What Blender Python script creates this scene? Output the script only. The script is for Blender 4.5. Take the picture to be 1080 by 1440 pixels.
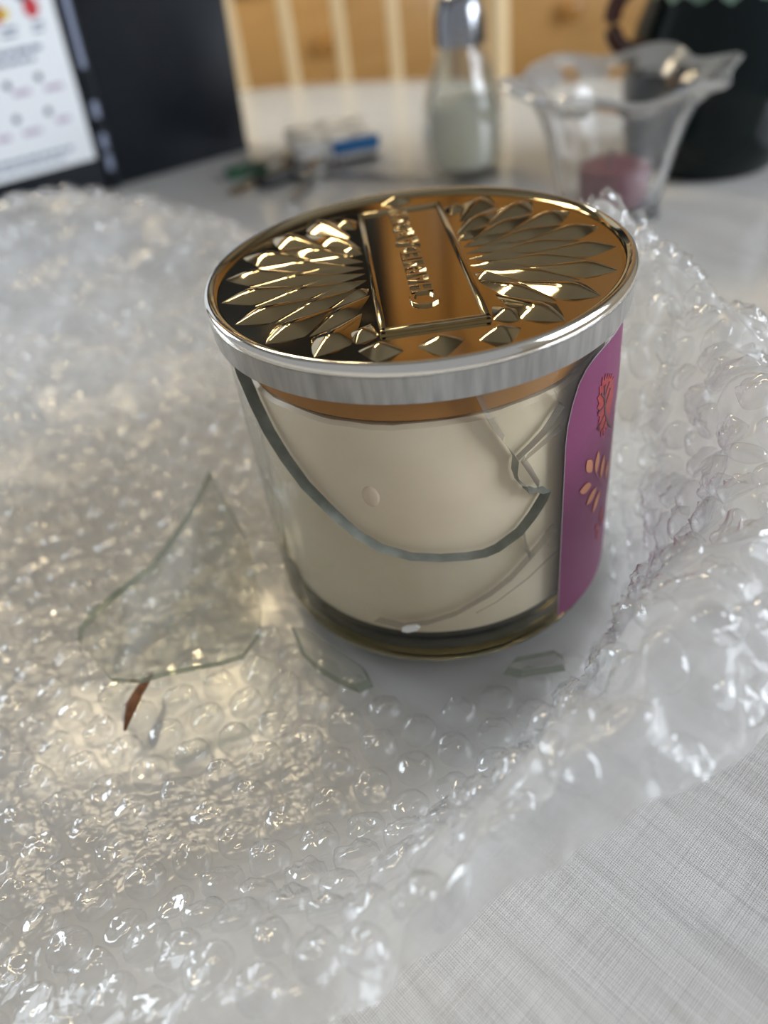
import bpy, bmesh, math, random
import numpy as np
from mathutils import Vector, Matrix, noise, geometry

for _o in list(bpy.data.objects):
    bpy.data.objects.remove(_o, do_unlink=True)
SC = bpy.context.scene
COL = SC.collection
PI = math.pi
R = math.radians
rng = random.Random(7)

# ------------------------------------------------------------------ camera
cam_data = bpy.data.cameras.new('camera')
cam = bpy.data.objects.new('camera', cam_data)
COL.objects.link(cam)
CR = Vector((0.98992077, -0.0901806, -0.10919855))
CU = Vector((0.14162226, 0.63035039, 0.76328338))
CF = Vector((0.0, 0.77105502, -0.63676853))
EYE = Vector((-0.0164, -0.1858, 0.1706))
m = Matrix.Identity(4)
for i in range(3):
    m[i][0] = CR[i]; m[i][1] = CU[i]; m[i][2] = -CF[i]; m[i][3] = EYE[i]
cam.matrix_world = m
cam_data.sensor_fit = 'VERTICAL'
cam_data.sensor_height = 36.0
cam_data.sensor_width = 27.0
cam_data.lens = 1094.96 / 1440 * 36.0
cam_data.clip_start = 0.01
cam_data.clip_end = 50
cam_data.dof.use_dof = True
cam_data.dof.focus_distance = 0.174
cam_data.dof.aperture_fstop = 6.6
SC.camera = cam

# ------------------------------------------------------------------ world, lights, exposure
SC.view_settings.view_transform = 'Standard'
SC.view_settings.look = 'None'
SC.view_settings.gamma = 1.0
SC.view_settings.use_curve_mapping = False
SC.view_settings.exposure = 0.13
SC.cycles.max_bounces = 16
SC.cycles.transparent_max_bounces = 40
SC.cycles.transmission_bounces = 12
SC.cycles.glossy_bounces = 6
SC.cycles.diffuse_bounces = 4
SC.cycles.caustics_reflective = True
SC.cycles.caustics_refractive = True
SC.cycles.blur_glossy = 0.5
SC.cycles.sample_clamp_indirect = 6.0

W = bpy.data.worlds.new('world')
SC.world = W
W.use_nodes = True
W.node_tree.nodes['Background'].inputs[0].default_value = (0.88, 0.91, 0.97, 1)
W.node_tree.nodes['Background'].inputs[1].default_value = 0.34


def area(name, loc, target, sx, sy, power, color):
    d = bpy.data.lights.new(name, 'AREA')
    d.shape = 'RECTANGLE'; d.size = sx; d.size_y = sy
    d.energy = power; d.color = color
    o = bpy.data.objects.new(name, d); COL.objects.link(o)
    o.location = loc
    o.rotation_euler = (Vector(target) - Vector(loc)).to_track_quat('-Z', 'Y').to_euler()
    return o


# daylight through the window in the right-hand wall
area('window_daylight', (2.08, -0.55, 0.75), (0.0, -0.1, 0.05), 1.5, 1.15, 58, (0.84, 0.91, 1.0))
# daylight through the window far left at the back
area('left_window_daylight', (-1.9, 1.35, 0.80), (0.0, 0.0, 0.0), 0.7, 0.9, 24, (0.80, 0.90, 1.0))


# ------------------------------------------------------------------ helpers
def mat(name, base=(0.8, 0.8, 0.8), rough=0.5, metal=0.0, **kw):
    M = bpy.data.materials.new(name); M.use_nodes = True
    b = M.node_tree.nodes['Principled BSDF']
    b.inputs['Base Color'].default_value = (*base, 1)
    b.inputs['Roughness'].default_value = rough
    b.inputs['Metallic'].default_value = metal
    for k, v in kw.items():
        b.inputs[k].default_value = v
    return M


def nodes(M):
    return M.node_tree.nodes, M.node_tree.links, M.node_tree.nodes.get('Principled BSDF')


def noise_color(M, c1, c2, scale=30, detail=4, stretch=(1, 1, 1), lo=0.3, hi=0.7, bump=0.0, bdist=0.001, rot=(0, 0, 0)):
    N, L, b = nodes(M)
    tc = N.new('ShaderNodeTexCoord'); mp = N.new('ShaderNodeMapping')
    mp.inputs['Scale'].default_value = stretch; mp.inputs['Rotation'].default_value = rot
    L.new(tc.outputs['Object'], mp.inputs[0])
    nz = N.new('ShaderNodeTexNoise'); nz.inputs['Scale'].default_value = scale; nz.inputs['Detail'].default_value = detail
    L.new(mp.outputs[0], nz.inputs['Vector'])
    rp = N.new('ShaderNodeValToRGB')
    rp.color_ramp.elements[0].position = lo; rp.color_ramp.elements[0].color = (*c1, 1)
    rp.color_ramp.elements[1].position = hi; rp.color_ramp.elements[1].color = (*c2, 1)
    L.new(nz.outputs[0], rp.inputs[0]); L.new(rp.outputs[0], b.inputs['Base Color'])
    if bump:
        bp = N.new('ShaderNodeBump'); bp.inputs['Strength'].default_value = bump; bp.inputs['Distance'].default_value = bdist
        L.new(nz.outputs[0], bp.inputs['Height']); L.new(bp.outputs[0], b.inputs['Normal'])
    return M


def film_mat(name, tint=(0.97, 0.97, 0.97), haze=0.08, haze_col=(0.9, 0.9, 0.9), power=4.0, f0=0.05, rough=0.06, gain=1.0, bump=0.0, bscale=300.0):
    """A thin clear sheet: lets light straight through, mirrors more towards grazing, a little milky."""
    M = bpy.data.materials.new(name); M.use_nodes = True
    N, L = M.node_tree.nodes, M.node_tree.links
    N.clear()
    out = N.new('ShaderNodeOutputMaterial')
    tr = N.new('ShaderNodeBsdfTransparent'); tr.inputs[0].default_value = (*tint, 1)
    gl = N.new('ShaderNodeBsdfGlossy'); gl.inputs['Roughness'].default_value = rough
    lw = N.new('ShaderNodeLayerWeight'); lw.inputs['Blend'].default_value = 0.5
    pw = N.new('ShaderNodeMath'); pw.operation = 'POWER'; pw.inputs[1].default_value = power
    L.new(lw.outputs['Facing'], pw.inputs[0])
    ma = N.new('ShaderNodeMath'); ma.operation = 'MULTIPLY_ADD'; ma.use_clamp = True
    ma.inputs[1].default_value = (1 - f0) * gain; ma.inputs[2].default_value = f0
    L.new(pw.outputs[0], ma.inputs[0])
    base = tr
    if haze > 0:
        df = N.new('ShaderNodeBsdfDiffuse'); df.inputs[0].default_value = (*haze_col, 1)
        tl = N.new('ShaderNodeBsdfTranslucent'); tl.inputs[0].default_value = (*haze_col, 1)
        hm = N.new('ShaderNodeMixShader'); hm.inputs[0].default_value = 0.5
        L.new(df.outputs[0], hm.inputs[1]); L.new(tl.outputs[0], hm.inputs[2])
        bm_ = N.new('ShaderNodeMixShader'); bm_.inputs[0].default_value = haze
        L.new(tr.outputs[0], bm_.inputs[1]); L.new(hm.outputs[0], bm_.inputs[2])
        base = bm_
    mx = N.new('ShaderNodeMixShader')
    L.new(ma.outputs[0], mx.inputs[0]); L.new(base.outputs[0], mx.inputs[1]); L.new(gl.outputs[0], mx.inputs[2])
    L.new(mx.outputs[0], out.inputs[0])
    if bump:
        tc = N.new('ShaderNodeTexCoord')
        nz = N.new('ShaderNodeTexNoise'); nz.inputs['Scale'].default_value = bscale; nz.inputs['Detail'].default_value = 2
        L.new(tc.outputs['Object'], nz.inputs['Vector'])
        bp = N.new('ShaderNodeBump'); bp.inputs['Strength'].default_value = bump; bp.inputs['Distance'].default_value = 0.001
        L.new(nz.outputs[0], bp.inputs['Height'])
        L.new(bp.outputs[0], gl.inputs['Normal']); L.new(bp.outputs[0], lw.inputs['Normal'])
    return M


def glass_mat(name, col, ior=1.45, rough=0.0):
    M = bpy.data.materials.new(name); M.use_nodes = True
    N, L = M.node_tree.nodes, M.node_tree.links
    N.clear()
    out = N.new('ShaderNodeOutputMaterial'); g = N.new('ShaderNodeBsdfGlass')
    g.inputs['Color'].default_value = (*col, 1); g.inputs['IOR'].default_value = ior; g.inputs['Roughness'].default_value = rough
    L.new(g.outputs[0], out.inputs[0])
    return M


def emit_mat(name, col, strength):
    M = bpy.data.materials.new(name); M.use_nodes = True
    N, L = M.node_tree.nodes, M.node_tree.links
    N.clear()
    out = N.new('ShaderNodeOutputMaterial'); e = N.new('ShaderNodeEmission')
    e.inputs[0].default_value = (*col, 1); e.inputs[1].default_value = strength
    L.new(e.outputs[0], out.inputs[0])
    return M


class MB:
    """Collects shapes; build() links them as one mesh object."""
    def __init__(s):
        s.v = []; s.f = []; s.mi = []

    def add(s, vs, fs, mi=0):
        b = len(s.v); s.v += [tuple(v) for v in vs]
        for f in fs:
            s.f.append(tuple(b + i for i in f)); s.mi.append(mi)

    def box(s, x0, x1, y0, y1, z0, z1, mi=0, M=None, bev=0.0):
        if bev > 0:
            bm = bmesh.new(); bmesh.ops.create_cube(bm, size=1)
            for v in bm.verts:
                v.co = Vector(((x0 + x1) / 2 + v.co.x * (x1 - x0), (y0 + y1) / 2 + v.co.y * (y1 - y0), (z0 + z1) / 2 + v.co.z * (z1 - z0)))
            bmesh.ops.bevel(bm, geom=bm.edges[:], offset=bev, segments=2, affect='EDGES', profile=0.5)
            bm.verts.index_update()
            vs = [v.co.copy() for v in bm.verts]; fs = [[v.index for v in f.verts] for f in bm.faces]; bm.free()
        else:
            vs = [Vector((x, y, z)) for x in (x0, x1) for y in (y0, y1) for z in (z0, z1)]
            fs = [(0, 1, 3, 2), (4, 6, 7, 5), (0, 4, 5, 1), (2, 3, 7, 6), (0, 2, 6, 4), (1, 5, 7, 3)]
        if M is not None: vs = [M @ v for v in vs]
        s.add(vs, fs, mi)

    def lathe(s, prof, n=48, c=(0, 0), mi=0, mod=None, M=None, cap0=False, cap1=False):
        vs = []
        for k, (r, z) in enumerate(prof):
            for i in range(n):
                a = 2 * PI * i / n; rr = r; zz = z
                if mod: rr, zz = mod(r, z, a, k)
                vs.append(Vector((c[0] + rr * math.cos(a), c[1] + rr * math.sin(a), zz)))
        fs = []
        for k in range(len(prof) - 1):
            for i in range(n):
                j = (i + 1) % n
                fs.append((k * n + i, k * n + j, (k + 1) * n + j, (k + 1) * n + i))
        if cap0: fs.append(tuple(range(n - 1, -1, -1)))
        if cap1: fs.append(tuple((len(prof) - 1) * n + i for i in range(n)))
        if M is not None: vs = [M @ v for v in vs]
        s.add(vs, fs, mi)

    def tube(s, pts, rad, n=10, mi=0, closed=False, flat=None):
        pts = [Vector(p) for p in pts]; k = len(pts); vs = []; fs = []
        up = Vector((0, 0, 1))
        for i, p in enumerate(pts):
            t = (pts[(i + 1) % k] - pts[i - 1]) if closed else (pts[min(i + 1, k - 1)] - pts[max(i - 1, 0)])
            t.normalize()
            a = t.cross(up)
            if a.length < 1e-3: a = t.cross(Vector((0, 1, 0)))
            a.normalize(); b = a.cross(t).normalized()
            r = rad[i] if hasattr(rad, '__len__') else rad
            for q in range(n):
                w = 2 * PI * q / n
                vs.append(p + a * (r * math.cos(w)) + b * (r * math.sin(w) * (flat or 1)))
        m_ = k if closed else k - 1
        for i in range(m_):
            for q in range(n):
                i2 = (i + 1) % k; q2 = (q + 1) % n
                fs.append((i * n + q, i * n + q2, i2 * n + q2, i2 * n + q))
        if not closed:
            fs.append(tuple(range(n - 1, -1, -1))); fs.append(tuple((k - 1) * n + q for q in range(n)))
        s.add(vs, fs, mi)

    def prism(s, poly, z0, z1, M=None, mi=0):
        n = len(poly)
        vs = [Vector((x, y, z0)) for x, y in poly] + [Vector((x, y, z1)) for x, y in poly]
        fs = [tuple(range(n - 1, -1, -1)), tuple(range(n, 2 * n))]
        fs += [(i, (i + 1) % n, n + (i + 1) % n, n + i) for i in range(n)]
        if M is not None: vs = [M @ v for v in vs]
        s.add(vs, fs, mi)

    def mesh(s, name, mats, smooth=True, angle=40, recalc=True):
        me = bpy.data.meshes.new(name)
        me.from_pydata(s.v, [], s.f)
        for M in (mats if isinstance(mats, (list, tuple)) else [mats]): me.materials.append(M)
        if any(s.mi): me.polygons.foreach_set('material_index', s.mi)
        if recalc:
            bm = bmesh.new(); bm.from_mesh(me)
            bmesh.ops.recalc_face_normals(bm, faces=bm.faces[:])
            bm.to_mesh(me); bm.free()
        if smooth:
            me.shade_smooth()
            if angle < 180: me.set_sharp_from_angle(angle=R(angle))
        me.update()
        return me

    def build(s, name, mats, parent=None, **kw):
        return link(name, s.mesh(name, mats, **kw), parent)


def link(name, me, parent=None):
    o = bpy.data.objects.new(name, me); COL.objects.link(o)
    if parent is not None:
        o.parent = parent
        if any(parent.location): o.matrix_parent_inverse = Matrix.Translation(-Vector(parent.location))
    return o


def tag(o, label=None, cat=None, group=None, kind=None):
    for k, v in (('label', label), ('category', cat), ('group', group), ('kind', kind)):
        if v: o[k] = v
    return o


def empty(name, loc, label, cat, group=None):
    o = bpy.data.objects.new(name, None); COL.objects.link(o)
    o.location = loc; o.empty_display_size = 0.01
    return tag(o, label, cat, group)


# ------------------------------------------------------------------ materials
M_wood = noise_color(mat('honey_wood', rough=0.35), (0.30, 0.155, 0.045), (0.42, 0.225, 0.07), scale=6, detail=6, stretch=(8, 1, 0.6))
M_drawer = noise_color(mat('maple_drawer', rough=0.35), (0.48, 0.265, 0.085), (0.57, 0.335, 0.12), scale=5, detail=6, stretch=(1, 1, 9))
M_knob = mat('knob_wood', (0.40, 0.20, 0.05), 0.25)
M_slat = noise_color(mat('chair_maple', rough=0.3), (0.86, 0.65, 0.36), (0.93, 0.73, 0.44), scale=8, stretch=(9, 9, 1))
M_wall = mat('wall_paint', (0.70, 0.66, 0.58), 0.8)
M_ceil = mat('ceiling_paint', (0.24, 0.24, 0.225), 0.9)
M_floor = noise_color(mat('floor_tile', rough=0.4), (0.20, 0.13, 0.08), (0.30, 0.20, 0.12), scale=4)
M_top = mat('counter_stone', (0.28, 0.26, 0.23), 0.3)
M_white = mat('painted_frame', (0.8, 0.8, 0.78), 0.5)
M_pane = film_mat('window_glass', haze=0.0, f0=0.04, power=5)
M_pane.name = 'window_glass'


def cloth_material():
    M = mat('woven_cloth', (0.74, 0.73, 0.71), 0.85)
    N, L, b = nodes(M)
    b.inputs['Coat Weight'].default_value = 1.0
    b.inputs['Coat Roughness'].default_value = 0.08
    b.inputs['Coat IOR'].default_value = 1.6
    tc = N.new('ShaderNodeTexCoord'); mp = N.new('ShaderNodeMapping')
    mp.inputs['Rotation'].default_value = (0, 0, R(52))
    L.new(tc.outputs['Object'], mp.inputs[0])
    waves = []
    for d in ('X', 'Y'):
        w = N.new('ShaderNodeTexWave'); w.wave_type = 'BANDS'; w.bands_direction = d
        w.inputs['Scale'].default_value = 620; w.inputs['Distortion'].default_value = 1.2
        w.inputs['Detail'].default_value = 2; w.inputs['Detail Scale'].default_value = 0.25
        L.new(mp.outputs[0], w.inputs['Vector']); waves.append(w)
    mxh = N.new('ShaderNodeMath'); mxh.operation = 'MAXIMUM'
    L.new(waves[0].outputs['Fac'], mxh.inputs[0]); L.new(waves[1].outputs['Fac'], mxh.inputs[1])
    # slubs: long thick threads both ways
    sl = []
    for sc in ((22, 2400, 1), (2600, 40, 1)):
        m2 = N.new('ShaderNodeMapping'); m2.inputs['Rotation'].default_value = (0, 0, 0); m2.inputs['Scale'].default_value = sc
        L.new(mp.outputs[0], m2.inputs[0])
        nz = N.new('ShaderNodeTexNoise'); nz.inputs['Scale'].default_value = 1.0; nz.inputs['Detail'].default_value = 3
        L.new(m2.outputs[0], nz.inputs['Vector']); sl.append(nz)
    ad = N.new('ShaderNodeMath'); ad.operation = 'ADD'
    L.new(sl[0].outputs[0], ad.inputs[0]); L.new(sl[1].outputs[0], ad.inputs[1])
    ad2 = N.new('ShaderNodeMath'); ad2.operation = 'MULTIPLY_ADD'; ad2.inputs[1].default_value = 0.7
    L.new(mxh.outputs[0], ad2.inputs[0]); L.new(ad.outputs[0], ad2.inputs[2])
    rp = N.new('ShaderNodeValToRGB')
    rp.color_ramp.elements[0].position = 0.72; rp.color_ramp.elements[0].color = (0.52, 0.50, 0.475, 1)
    rp.color_ramp.elements[1].position = 1.0; rp.color_ramp.elements[1].color = (0.74, 0.72, 0.685, 1)
    sc_ = N.new('ShaderNodeMath'); sc_.operation = 'MULTIPLY'; sc_.inputs[1].default_value = 0.60
    L.new(ad2.outputs[0], sc_.inputs[0]); L.new(sc_.outputs[0], rp.inputs[0])
    L.new(rp.outputs[0], b.inputs['Base Color'])
    # soft creases
    nz3 = N.new('ShaderNodeTexNoise'); nz3.inputs['Scale'].default_value = 26; nz3.inputs['Detail'].default_value = 3
    m3 = N.new('ShaderNodeMapping'); m3.inputs['Scale'].default_value = (0.5, 2.2, 1)
    L.new(mp.outputs[0], m3.inputs[0]); L.new(m3.outputs[0], nz3.inputs['Vector'])
    b1 = N.new('ShaderNodeBump'); b1.inputs['Strength'].default_value = 0.5; b1.inputs['Distance'].default_value = 0.006
    L.new(nz3.outputs[0], b1.inputs['Height'])
    b2 = N.new('ShaderNodeBump'); b2.inputs['Strength'].default_value = 0.5; b2.inputs['Distance'].default_value = 0.0002
    L.new(ad2.outputs[0], b2.inputs['Height']); L.new(b1.outputs[0], b2.inputs['Normal'])
    L.new(b2.outputs[0], b.inputs['Normal'])
    return M


M_cloth = cloth_material()
M_gold = mat('gold_metal', (0.50, 0.41, 0.26), 0.07, 1.0)
M_silver = mat('silver_rim', (0.86, 0.83, 0.76), 0.09, 1.0)
M_band = noise_color(mat('brushed_silver', rough=0.33, metal=0.75), (0.34, 0.335, 0.32), (0.54, 0.53, 0.51), scale=60, detail=5, stretch=(7, 7, 0.8), bump=0.35, bdist=0.0006)
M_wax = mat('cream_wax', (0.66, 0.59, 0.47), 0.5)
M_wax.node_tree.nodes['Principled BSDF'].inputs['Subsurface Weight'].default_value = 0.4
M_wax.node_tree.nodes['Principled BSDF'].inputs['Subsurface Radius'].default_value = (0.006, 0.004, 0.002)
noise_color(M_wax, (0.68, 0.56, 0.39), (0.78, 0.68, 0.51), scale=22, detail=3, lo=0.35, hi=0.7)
M_jar = film_mat('jar_glass', tint=(0.97, 0.975, 0.965), haze=0.015, power=4.5, f0=0.035, rough=0.01)
M_edge = mat('broken_glass_edge', (0.15, 0.17, 0.145), 0.12)
noise_color(M_edge, (0.13, 0.145, 0.12), (0.30, 0.315, 0.275), scale=120, bump=0.3, bdist=0.0005)
M_base = glass_mat('thick_base_glass', (0.66, 0.64, 0.55), 1.46)
M_crack = film_mat('crack_face', tint=(0.62, 0.58, 0.55), haze=0.12, power=3, f0=0.12, rough=0.05)
M_shard = film_mat('shard_glass', tint=(0.955, 0.96, 0.945), haze=0.01, power=4.5, f0=0.04, rough=0.01)
M_shardedge = film_mat('shard_edge', tint=(0.42, 0.46, 0.38), haze=0.28, haze_col=(0.50, 0.56, 0.44), power=3, f0=0.08, rough=0.05)
M_label = mat('purple_label', (0.175, 0.034, 0.098), 0.45, **{'Specular IOR Level': 0.3})
M_torn = mat('torn_paper', (0.75, 0.68, 0.73), 0.8)
M_redleaf = noise_color(mat('red_leaf_print', rough=0.5), (0.25, 0.022, 0.028), (0.33, 0.04, 0.036), scale=400)
M_stem = mat('dark_stem_print', (0.09, 0.03, 0.04), 0.5)
M_peach = mat('peach_leaf_print', (0.55, 0.22, 0.11), 0.5)
M_film = film_mat('wrap_film', tint=(0.95, 0.95, 0.95), haze=0.42, haze_col=(0.84, 0.835, 0.82), power=3.5, f0=0.022, rough=0.10, gain=0.6, bump=0.6, bscale=220)
M_bub = film_mat('bubble_film', tint=(0.985, 0.985, 0.985), haze=0.12, power=3.2, f0=0.065, rough=0.04, gain=0.75)

# ------------------------------------------------------------------ room shell
FLOOR_Z = -0.755
TOP_Z = -0.005          # upper face of the tablecloth
CEIL_Z = 1.70


def struct(name, mb, M):
    o = mb.build(name, M, None, smooth=False); o['kind'] = 'structure'
    return o


q = MB(); q.box(-3.0, 2.2, -2.2, 2.35, FLOOR_Z - 0.1, FLOOR_Z); struct('floor', q, M_floor)
q = MB(); q.box(-3.0, 2.2, -0.6, 2.35, CEIL_Z, CEIL_Z + 0.1); struct('ceiling', q, M_ceil)
q = MB(); q.box(-3.0, 2.2, 2.25, 2.35, FLOOR_Z, CEIL_Z); struct('wall_back', q, M_wall)
q = MB()
q.box(2.0, 2.05, -2.2, -1.35, FLOOR_Z, CEIL_Z); q.box(2.0, 2.05, 0.25, 2.25, FLOOR_Z, CEIL_Z)
q.box(2.0, 2.05, -1.35, 0.25, FLOOR_Z, 0.15); q.box(2.0, 2.05, -1.35, 0.25, 1.38, CEIL_Z)
struct('wall_right', q, M_wall)
q = MB()
for y in (-1.35, -0.58, 0.21): q.box(1.97, 2.06, y, y + 0.04, 0.15, 1.38)
for z in (0.15, 1.34): q.box(1.97, 2.06, -1.35, 0.25, z, z + 0.04)
struct('window_1', q, M_white)

# ------------------------------------------------------------------ kitchen cabinets behind the table
CY = 1.60
UW = 0.485


def knob(x, y, z, parent):
    k = MB()
    k.lathe([(0.0, 0), (0.010, 0), (0.0085, 0.008), (0.010, 0.013), (0.018, 0.019), (0.020, 0.026), (0.016, 0.033), (0.006, 0.036), (0.0, 0.0363)], 20,
            M=Matrix.Translation((x, y, z)) @ Matrix.Rotation(R(90), 4, 'X'))
    return k.build('knob', M_knob, parent)


for i in range(-2, 3):
    xc = 0.0037 + i * UW
    label = ['honey wood base cabinet hidden behind the black box', 'honey wood base cabinet beside the black box, left of the chair',
             'honey wood base cabinet behind the chair slats, round knob between two slats',
             'honey wood base cabinet behind the glass dish, round knob right of the chair post',
             'honey wood base cabinet behind the dark mug'][i + 2]
    t = empty('base_cabinet', (xc, CY, FLOOR_Z), label, 'cabinet', 'honey wood base cabinets')
    q = MB(); q.box(xc - UW / 2, xc + UW / 2, CY + 0.022, CY + 0.60, FLOOR_Z, 0.145); q.build('carcass', M_wood, t, smooth=False)
    for nm, z0, z1, kz in (('drawer', -0.20, 0.0, -0.09), ('drawer', 0.015, 0.135, 0.075)):
        q = MB(); q.box(xc - UW / 2 + 0.012, xc + UW / 2 - 0.012, CY, CY + 0.022, z0, z1, bev=0.004)
        d = q.build(nm, M_drawer, t); knob(xc, CY, kz, d)
    q = MB(); q.box(xc - UW / 2 + 0.012, xc + UW / 2 - 0.012, CY, CY + 0.022, -0.68, -0.22, bev=0.004)
    d = q.build('door', M_drawer, t); knob(xc + 0.16, CY, -0.27, d)
q = MB(); q.box(-1.25, 1.25, CY - 0.02, CY + 0.62, 0.147, 0.185, bev=0.006)
tag(q.build('worktop', M_top), 'grey stone worktop lying on the honey wood base cabinets', 'worktop')
for i in (-2, 1, 2):
    xc = 0.0037 + i * UW
    t = empty('wall_cabinet', (xc, CY + 0.25, 0.62), {-2: 'honey wood wall cabinet left of the added black unit', 1: 'honey wood wall cabinet right of the added black unit', 2: 'honey wood wall cabinet farthest right above the worktop'}[i], 'cabinet', 'honey wood wall cabinets')
    q = MB(); q.box(xc - UW / 2, xc + UW / 2, CY + 0.27, CY + 0.648, 0.62, 1.50); q.build('carcass', M_wood, t, smooth=False)
    q = MB(); q.box(xc - UW / 2 + 0.012, xc + UW / 2 - 0.012, CY + 0.248, CY + 0.27, 0.635, 1.485, bev=0.004)
    d = q.build('door', M_wood, t); knob(xc + 0.17, CY + 0.248, 0.70, d)

x0_, x1_ = 0.0037 - 1.5 * UW + 0.002, 0.0037 + 0.5 * UW - 0.16  # black unit out of view, added to darken the left of the lid's reflection
M_unitblack = mat('unit_black_glass', (0.012, 0.012, 0.013), 0.15)
M_unitcase = mat('unit_black_case', (0.020, 0.019, 0.018), 0.4)
t = empty('added_dark_unit', ((x0_ + x1_) / 2, CY + 0.25, 0.62), 'wide black unit added above the worktop to darken reflections in the lid', 'dark unit')
q = MB(); q.box(x0_, x1_, CY + 0.272, CY + 0.648, 0.62, 1.50, bev=0.004); q.build('case', M_unitcase, t)
for z0, z1 in ((0.64, 1.04), (1.06, 1.44)):
    q = MB(); q.box(x0_ + 0.02, x1_ - 0.02, CY + 0.252, CY + 0.272, z0, z1, bev=0.004); d = q.build('unit_door', M_unitblack, t)
    q = MB(); q.tube([(x0_ + 0.06, CY + 0.225, z1 - 0.05), (x1_ - 0.06, CY + 0.225, z1 - 0.05)], 0.009); 
    for x in (x0_ + 0.08, x1_ - 0.08): q.tube([(x, CY + 0.225, z1 - 0.05), (x, CY + 0.252, z1 - 0.05)], 0.007)
    q.build('handle', M_silver, d)
t = empty('wall_cabinet', (x1_ + 0.08, CY + 0.25, 0.62), 'narrow honey wood wall cabinet touching the right side of the added black unit', 'cabinet', 'honey wood wall cabinets')
q = MB(); q.box(x1_ + 0.002, 0.0037 + 0.5 * UW - 0.002, CY + 0.27, CY + 0.648, 0.62, 1.50); q.build('carcass', M_wood, t, smooth=False)
q = MB(); q.box(x1_ + 0.008, 0.0037 + 0.5 * UW - 0.008, CY + 0.248, CY + 0.27, 0.635, 1.485, bev=0.004); d = q.build('door', M_wood, t); knob(x1_ + 0.03, CY + 0.248, 0.70, d)

# lamps that are outside the frame: a ceiling panel and a four-bulb pendant
t = empty('ceiling_light', (-0.75, 1.25, CEIL_Z - 0.04), 'warm rectangular ceiling light over the kitchen floor', 'lamp')
q = MB(); q.box(-1.12, -0.38, 1.06, 1.44, CEIL_Z - 0.03, CEIL_Z - 0.001); q.build('frame', M_white, t, smooth=False)
q = MB(); q.box(-1.09, -0.41, 1.09, 1.41, CEIL_Z - 0.04, CEIL_Z - 0.0301); q.build('diffuser', emit_mat('warm_panel', (1.0, 0.84, 0.58), 19.0), t, smooth=False)
t = empty('pendant_lamp', (-0.25, 0.95, CEIL_Z), 'four-bulb pendant lamp hanging from the ceiling beyond the table', 'lamp')
q = MB(); q.tube([(-0.25, 0.95, CEIL_Z - 0.001), (-0.25, 0.95, 1.15)], 0.008); q.build('stem', M_silver, t)
M_bulb = emit_mat('warm_bulb', (1.0, 0.80, 0.48), 55.0)
for k in range(4):
    a = k * PI / 2 + 0.5
    bx, by = -0.25 + 0.16 * math.cos(a), 0.95 + 0.16 * math.sin(a)
    q = MB(); q.tube([(-0.25, 0.95, 1.15), ((bx - 0.25) / 2, (by + 0.95) / 2, 1.12), (bx, by, 1.14)], 0.006); ar = q.build('arm', M_silver, t)
    q = MB(); q.lathe([(0.0, 1.065), (0.016, 1.07), (0.026, 1.085), (0.028, 1.10), (0.020, 1.122), (0.010, 1.136), (0, 1.137)], 20, c=(bx, by)); q.build('bulb', M_bulb, ar)

# ------------------------------------------------------------------ table and cloth
TC = (-0.22, 0.215); TR = 0.60
t = empty('round_table', (TC[0], TC[1], FLOOR_Z), 'round dining table under the white woven cloth', 'table')
q = MB(); q.lathe([(0, TOP_Z - 0.035), (TR - 0.01, TOP_Z - 0.035), (TR - 0.004, TOP_Z - 0.03), (TR - 0.004, TOP_Z - 0.006), (TR - 0.008, TOP_Z - 0.0015), (0, TOP_Z - 0.0015)], 96, c=TC)
q.build('tabletop', M_wood, t)
q = MB(); q.lathe([(0, FLOOR_Z + 0.06), (0.09, FLOOR_Z + 0.06), (0.07, FLOOR_Z + 0.15), (0.045, FLOOR_Z + 0.3), (0.06, FLOOR_Z + 0.6), (0.14, TOP_Z - 0.036), (0, TOP_Z - 0.036)], 32, c=TC)
q.build('pedestal', M_wood, t)
for k in range(4):
    a = k * PI / 2 + 0.6; q = MB()
    q.tube([(TC[0] + 0.05 * math.cos(a), TC[1] + 0.05 * math.sin(a), FLOOR_Z + 0.10), (TC[0] + 0.22 * math.cos(a), TC[1] + 0.22 * math.sin(a), FLOOR_Z + 0.07), (TC[0] + 0.36 * math.cos(a), TC[1] + 0.36 * math.sin(a), FLOOR_Z + 0.025)], [0.04, 0.032, 0.024])
    q.build('foot', M_wood, t)


def drape(r, z, a, k):
    if k < 16: return r, z
    d = (TOP_Z - z)
    return r + 0.10 * d * math.sin(a * 11) + 0.05 * d * math.sin(a * 23 + 1), z


prof = [(0.04 * k, TOP_Z) for k in range(15)] + [(TR - 0.012, TOP_Z), (TR + 0.002, TOP_Z - 0.004), (TR + 0.006, TOP_Z - 0.03), (TR + 0.012, TOP_Z - 0.10), (TR + 0.02, TOP_Z - 0.20)]
q = MB(); q.lathe(prof, 160, c=TC, mod=drape)
tag(q.build('tablecloth', M_cloth, None, recalc=False), 'white woven tablecloth with a glossy clear cover spread over the round table', 'tablecloth')

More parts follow.
